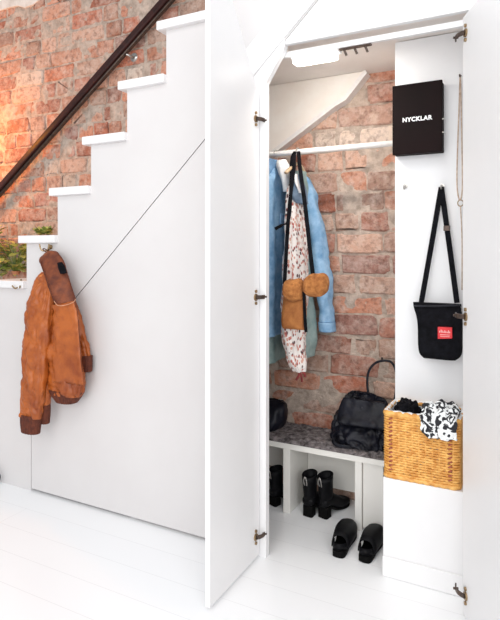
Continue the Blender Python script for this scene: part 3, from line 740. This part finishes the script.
def boot(label, g):
    t = thing('ankle_boot', (0, 0, 0), label, 'boot', g)
    mesh_obj('heel', outline_slab([(-.024, .0), (.024, .0), (.027, .03), (.022, .05), (-.022, .05), (-.027, .03)], .001, .058), 'sole', t, True, .002)
    b = shoe_loft([(.045, .028, .045, .060), (.10, .030, .012, .030), (.16, .038, .002, .014), (.205, .036, .002, .014), (.232, .02, .004, .014)])
    mesh_obj('sole', b, 'sole', t, True)
    b = shoe_loft([(-.004, .018, .058, .09), (.01, .031, .056, .10), (.06, .033, .050, .115), (.11, .035, .020, .092), (.16, .040, .010, .062), (.205, .036, .010, .048), (.232, .022, .010, .036), (.238, .008, .014, .028)])
    mesh_obj('vamp', b, 'shoe', t, True)
    b = B(); rings = []
    for z, yc, a, d in ((.075, .040, .031, .046), (.11, .036, .032, .044), (.15, .032, .034, .044), (.19, .030, .037, .046), (.212, .030, .038, .047), (.212, .030, .034, .043), (.17, .031, .031, .040), (.12, .034, .028, .038)):
        rings.append([b.verts.new((a * math.cos(2 * PI * k / 28), yc + d * math.sin(2 * PI * k / 28), z + .008 * math.sin(2 * PI * k / 28) * (z > .18))) for k in range(28)])
    for X_, Y_ in zip(rings, rings[1:]):
        for k in range(28): b.faces.new((X_[k], X_[(k + 1) % 28], Y_[(k + 1) % 28], Y_[k]))
    b.faces.new(rings[0]); b.faces.new(rings[-1])
    mesh_obj('shaft', b, 'shoe', t, True)
    b = B(); tube(b, smooth_path([(-.006, -.014, .165), (-.008, -.022, .19), (0, -.022, .212), (.008, -.022, .19), (.006, -.014, .165)], 5), 0, 8, flat=(.0035, .0012, (1, 0, 0)))
    mesh_obj('pull_tab', b, 'steel', t, True)['label'] = 'grey pull tab'
    return t
def copy_tree(o, parent=None):
    c = o.copy(); C.objects.link(c); c.parent = parent
    for ch in o.children: copy_tree(ch, c)
    return c
def floor_pt(px, py):
    r = RT * ((px - 250) / FOC) + Vector((0, 0, (250 - py) / FOC)) + FW; return EYE + r * (-EYE.z / r.z)
b1 = boot('black heeled ankle boot in the bench compartment, left one of the pair', 'black ankle boots in the bench')
p = floor_pt(307, 517); place(b1, p.x, p.y, math.radians(-6), .88)
b2_ = copy_tree(b1); b2_['label'] = 'black heeled ankle boot in the bench compartment, right one of the pair'
p = floor_pt(322, 518.5); place(b2_, p.x, p.y, math.radians(-14), .88)
def slipon(label, g):
    t = thing('slip_on_shoe', (0, 0, 0), label, 'shoe', g)
    out = [(-.026, .004), (.0, -.004), (.026, .004), (.034, .05), (.035, .10), (.046, .17), (.047, .22), (.032, .262), (.0, .277), (-.030, .262), (-.043, .22), (-.041, .17), (-.032, .10), (-.033, .05)]
    mesh_obj('sole', outline_slab(out, .001, .030), 'sole', t, True, .004)
    b = B(); N = 30; rings = []
    for yy, hw_, hh_ in ((.035, .034, .060), (.08, .039, .064), (.12, .043, .063), (.165, .047, .058), (.20, .047, .049), (.235, .042, .042), (.262, .028, .030), (.276, .008, .012)):
        rings.append([b.verts.new((hw_ * math.copysign(abs(math.cos(PI * k / N)) ** .75, math.cos(PI * k / N)), yy, .029 + hh_ * .9 * math.sin(PI * k / N) ** .8)) for k in range(N + 1)])
    for X_, Y_ in zip(rings, rings[1:]):
        for k in range(N): b.faces.new((X_[k], X_[k + 1], Y_[k + 1], Y_[k]))
    u = mesh_obj('upper', b, 'shoe', t, True); s = u.modifiers.new('solid', 'SOLIDIFY'); s.thickness = .004; s.offset = 1
    mesh_obj('insole', outline_slab([(x * .86, .012 + y * .92) for x, y in out], .030, .034), 'sole', t, True, .001)
    b = B(); rs = []
    for zt, k_ in ((.028, 1.0), (.052, 1.02), (.052, .90), (.030, .88)):
        rs.append([b.verts.new((.036 * k_ * math.sin(q), .060 - .060 * k_ * math.cos(q) , zt + (.010 * math.cos(q) if zt > .05 else 0))) for q in [math.radians(a_) for a_ in range(-105, 106, 10)]])
    for X_, Y_ in zip(rs, rs[1:] + rs[:1]):
        for k in range(len(X_) - 1): b.faces.new((X_[k], X_[k + 1], Y_[k + 1], Y_[k]))
    mesh_obj('heel_counter', b, 'shoe', t, True); return t
s1 = slipon('black slip-on shoe on the white floor before the bench, left one of the pair', 'black slip-on shoes before the bench')
p, q_ = floor_pt(338, 558), floor_pt(351, 526); place(s1, p.x, p.y, -math.atan2(q_.x - p.x, q_.y - p.y), .86)
s2 = copy_tree(s1); s2['label'] = 'black slip-on shoe on the white floor before the bench, right one of the pair'
p, q_ = floor_pt(364, 563), floor_pt(378, 530); place(s2, p.x, p.y, -math.atan2(q_.x - p.x, q_.y - p.y) - .03, .85)
# dark shoe half seen in the left compartment
b = copy_tree(b1); b['label'] = 'black ankle boot in the left bench compartment, half behind the door frame'; del b['group']
p = floor_pt(272, 506); place(b, p.x, p.y + .0, math.radians(-20), .8)

# ------------------------------------------------------------------ leather jacket on the stair side
lj = thing('leather_jacket', (jx, -.06, jz), 'tan brown leather jacket hanging from a brass hook on the stair side', 'jacket')
JY = -.085
def js(px0, px1, py, y, b, f=1):
    a, c = at(px0, py, y), at(px1, py, y); return ((a + c) / 2, (c.x - a.x) / 2, b, f)
def lim(bm, ymax=-.006):
    for v in bm.verts: v.co.y = min(v.co.y, ymax)
    return bm
bm = loft(B(), [js(45, 60, 281, -.05, .022), js(42, 68, 296, -.058, .036), js(41, 75, 315, -.062, .046), js(42, 78.5, 340, -.066, .052), js(44, 82.5, 365, -.066, .054), js(46, 84, 386, -.066, .050), js(49, 82, 394, -.064, .042)],
          seg=110, per=16, fold=.003, folds=6, seed=2, expo=2.4, wr=.006, wf=12, cr=.005)
mesh_obj('body', lim(bm), 'leather', lj, True)
bm = loft(B(), [js(50, 82.5, 390, -.064, .046), js(54, 79, 396, -.064, .045), js(59, 75, 402, -.064, .038)], seg=120, per=6, fold=.0018, folds=26, seed=2, expo=2.4, wr=.001)
mesh_obj('waistband', lim(bm), 'suede', lj, True)['label'] = 'dark brown ribbed waistband'
# left sleeve, in front, long
bm = loft(B(), [js(42, 49, 272, -.085, .012), js(36, 51, 280, -.098, .026), js(31, 52.5, 292, -.110, .036), js(28, 52, 312, -.118, .040), js(25.5, 49.5, 340, -.122, .040), js(23.5, 47, 370, -.122, .038), js(22, 44, 398, -.120, .036), js(22, 41.5, 417, -.118, .032)],
          seg=90, per=14, fold=.0022, folds=4, seed=8, expo=2.3, wr=.006, wf=13, cr=.005)
mesh_obj('sleeve', lim(bm, -.01), 'leather', lj, True)
bm = loft(B(), [js(22, 41, 415, -.118, .031), js(22, 39.5, 424, -.118, .030), js(23, 38.5, 432.5, -.118, .029)], seg=100, per=6, fold=.0015, folds=20, seed=2, expo=2.2, wr=.001)
mesh_obj('cuff', bm, 'suede', lj, True)
bm = loft(B(), [js(40, 49, 402, -.085, .022), js(39, 49, 412, -.085, .022), js(39.5, 48, 423, -.085, .020)], seg=80, per=5, fold=.0014, folds=16, seed=3, expo=2.2, wr=.001)
mesh_obj('cuff', bm, 'suede', lj, True)
bm = loft(B(), [js(42, 51, 372, -.08, .02), js(40, 51, 390, -.085, .024), js(39.5, 49.5, 404, -.085, .023)], seg=50, per=8, fold=.002, folds=3, seed=3, expo=2.2, wr=.003, cr=.003)
mesh_obj('side_panel', bm, 'leather', lj, True)
# right sleeve, behind
bm = loft(B(), [js(62, 69, 290, -.035, .016), js(66, 77.5, 308, -.036, .022), js(70, 83, 326, -.036, .024), js(73, 88, 345, -.036, .024), js(75.5, 91, 357, -.036, .023)],
          seg=70, per=12, fold=.002, folds=3, seed=4, expo=2.3, wr=.003, wf=14, cr=.005)
mesh_obj('sleeve', lim(bm), 'leather', lj, True)
bm = loft(B(), [js(76.5, 91.5, 355, -.036, .023), js(78, 91.5, 363, -.036, .022), js(78.5, 91, 371, -.036, .021)], seg=80, per=6, fold=.0013, folds=16, seed=4, expo=2.3, wr=.001)
mesh_obj('cuff', lim(bm), 'suede', lj, True)
# collar, folded flat, running from the hook down to the right
def ribbon_loft(rows_, th, seed, mat, name, cr=.002):
    """rows_: (px left, py left, y), (px right, py right, y) edges of a folded leather band"""
    L_ = smooth_path([at(*a_) for a_, b_ in rows_], 9); R_ = smooth_path([at(*b_) for a_, b_ in rows_], 9); b = B(); rg = []; n = 40
    for l, r_ in zip(L_, R_):
        ring = []
        for k in range(n):
            q = 2 * PI * k / n; u = (math.copysign(abs(math.cos(q)) ** .6, math.cos(q)) + 1) / 2; v = math.sin(q)
            p = l.lerp(r_, u); c1 = noise.noise(Vector((p.x * 22 + seed, 0, p.z * 22)))
            p = p + Vector((0, -1, 0)) * (v * th + (.004 * c1 - cr * max(0, 1 - abs(c1) * 6)))
            ring.append(b.verts.new((p.x, min(p.y, -.006), p.z)))
        rg.append(ring)
    for X_, Y_ in zip(rg, rg[1:]):
        for k in range(n): b.faces.new((X_[k], X_[(k + 1) % n], Y_[(k + 1) % n], Y_[k]))
    b.faces.new(rg[0]); b.faces.new(rg[-1]); return mesh_obj(name, b, mat, lj, True)
ribbon_loft([((47, 252, -.03), (52, 250.5, -.03)), ((40, 259, -.05), (57, 252, -.05)), ((41.5, 267, -.075), (63, 261, -.06)), ((45.5, 277, -.105), (67, 274, -.07)), ((48.5, 287, -.125), (71, 287, -.08)), ((54, 301, -.135), (75, 299, -.09)), ((58, 304, -.13), (73, 301.5, -.10))], .014, 3, 'collar', 'collar', .003)['label'] = 'dark brown upturned collar'
ribbon_loft([((52, 305, -.126), (74, 301, -.112)), ((53, 320, -.126), (77.5, 318, -.112)), ((53, 345, -.122), (79.5, 345, -.114)), ((52, 382, -.118), (83, 385, -.112))], .006, 9, 'leather', 'front_flap', .009)
ribbon_loft([((58, 263, -.082), (61, 262, -.080)), ((59, 268, -.090), (65, 267, -.082)), ((61, 274, -.098), (66.5, 273, -.088))], .010, 5, 'black', 'neck_label', 0)
bm = B(); tube(bm, smooth_path([at(*v) for v in ((54, 301, -.150), (58, 305.5, -.150), (66, 305, -.142), (73.5, 302, -.125), (75.5, 299, -.110))], 6), .0016, 8)
mesh_obj('seam_piping', bm, 'piping', lj, True)
for pts_ in (((40.5, 259, -.064), (42, 267, -.09), (45.5, 277, -.12), (48.5, 287, -.141), (54, 301, -.150)), ((57.5, 252.5, -.062), (63.5, 261, -.073), (67.5, 274, -.083), (71.5, 287, -.093), (75.5, 299, -.104))):
    bm = B(); tube(bm, smooth_path([at(*v) for v in pts_], 6), .0022, 8); mesh_obj('collar_edge', bm, 'suede', lj, True)
bm = B(); tube(bm, smooth_path([at(*v) for v in ((76, 303, -.121), (78.2, 320, -.121), (80, 345, -.122), (82.5, 372, -.121))], 6), .0014, 8); mesh_obj('front_zip', bm, 'suede', lj, True)
bm = B(); tube(bm, smooth_path([at(51, 256, -.045), Vector((jx - .01, -.040, jz - .012)), Vector((jx + .01, -.040, jz - .012)), at(54, 257, -.045)], 6), .0022, 8)
mesh_obj('hanging_loop', bm, 'suede', lj, True)

# ------------------------------------------------------------------ plants on the stairs
def leaf_bm(b, root, direction, ln, w, mat=0, curl=.3):
    d = Vector(direction).normalized(); side = d.cross(Vector((0, 0, 1)));
    side = side.normalized() if side.length > .01 else Vector((1, 0, 0)); n = 8; L_, R_, C_ = [], [], []
    for i in range(n + 1):
        t = i / n; c = root + d * ln * t + Vector((0, 0, -curl * ln * t * t)); ww = w * math.sin(PI * min(.98, t * .93 + .04)) ** .8
        C_.append(b.verts.new(c + Vector((0, 0, -.12 * ww)))); L_.append(b.verts.new(c + side * ww)); R_.append(b.verts.new(c - side * ww))
    for i in range(n):
        for X_, Y_ in ((L_, C_), (C_, R_)):
            f_ = b.faces.new((X_[i], X_[i + 1], Y_[i + 1], Y_[i])); f_.material_index = mat; f_.smooth = True
def clamp(v, x0, x1, y0, y1):
    return Vector((min(max(v.x, x0), x1), min(max(v.y, y0), y1), v.z))
def pot(t, x, y, z, r, h, mat='terra'):
    b = B(); rings = []
    for rr, zz in ((r * .72, 0), (r, h * .85), (r * 1.08, h * .85), (r * 1.08, h), (r * .95, h), (r * .9, h * .86)):
        rings.append([b.verts.new((x + rr * math.cos(2 * PI * k / 28), y + rr * math.sin(2 * PI * k / 28), z + zz)) for k in range(28)])
    for X_, Y_ in zip(rings, rings[1:]):
        for k in range(28): b.faces.new((X_[k], X_[(k + 1) % 28], Y_[(k + 1) % 28], Y_[k]))
    b.faces.new(rings[0]); b.faces.new(rings[-1]); mesh_obj('pot', b, mat, t, False)
# leafy plant, on the lower step against the bricks
zs = Z0 - RISE
def plant(px, py_ground_step, y, n, spread, ht, lmin, lmax, wf_, label, potr, poth, mats, seed, x=None, curl=.35, xmax=None, z=None):
    random.seed(seed); zst = z if z is not None else zs; x = x if x is not None else at(px, 270, y).x
    t = thing('potted_plant', (x, y, zst), label, 'plant'); pot(t, x, y, zst + .001, potr, poth)
    stem = B(); fol = B()
    for i in range(n):
        a_ = random.uniform(0, 2 * PI); s = random.uniform(.1, 1) ** .6 * spread; h = random.uniform(-.1, 1) * ht
        tip = Vector((x + s * math.cos(a_), y + s * .7 * math.sin(a_), zst + poth + h)); tip.y = min(tip.y, YB - .07)
        if xmax: tip.x = min(tip.x, xmax)
        base_ = Vector((x, y, zst + poth * .9))
        tube(stem, smooth_path([base_, base_.lerp(tip, .5) + Vector((0, 0, .02)), tip], 4), .0018, 5)
        for k in range(3):
            an = a_ + random.uniform(-1.3, 1.3)
            leaf_bm(fol, tip - (tip - base_) * .12 * k, (math.cos(an), math.sin(an) * .6 - .15, random.uniform(-.1, .9)), random.uniform(lmin, lmax), random.uniform(lmin, lmax) * wf_, 1 if random.random() < .42 else 0, curl)
    for v in fol.verts: v.co.y = min(v.co.y, YB - .014); 
    if xmax:
        for v in fol.verts: v.co.x = min(v.co.x, xmax + .03)
    mesh_obj('stem', stem, 'leafA', t); o = mesh_obj('foliage', fol, ['leafA', 'leafB'], t)
plant(12, 0, .46, 60, .16, .20, .05, .08, .30, 'leafy green plant standing on the lower stair tread by the bricks', .028, .022, 0, 11, x=at(16, 270, .46).x, xmax=-2.34)
plant(-8, 0, .47, 60, .13, .26, .05, .085, .32, 'yellow-green bushy plant on the lower stair tread at the left edge', .035, .04, 0, 5, x=at(-16, 270, .47).x)
plant(47, 0, .30, 22, .045, .022, .035, .055, .28, 'small pale green succulent on the stair tread above the jacket', .026, .014, 0, 21, x=at(44, 235, .30).x, xmax=-2.30 + .17, z=Z0, curl=.05)
# black cable end on the floor at the left edge
p = floor_pt(0, 484)
bm = B(); tube(bm, smooth_path([(-3.2, -.05, .006), (-2.62, -.03, .006), (-2.468, -.03, .01), (-2.438, -.026, .035), (-2.468, -.02, .065), (-2.56, -.01, .08)], 8), .005, 8)
tag(mesh_obj('cable', bm, 'black', None, True), 'black cable curling up from the floor at the foot of the stair side', 'cable')
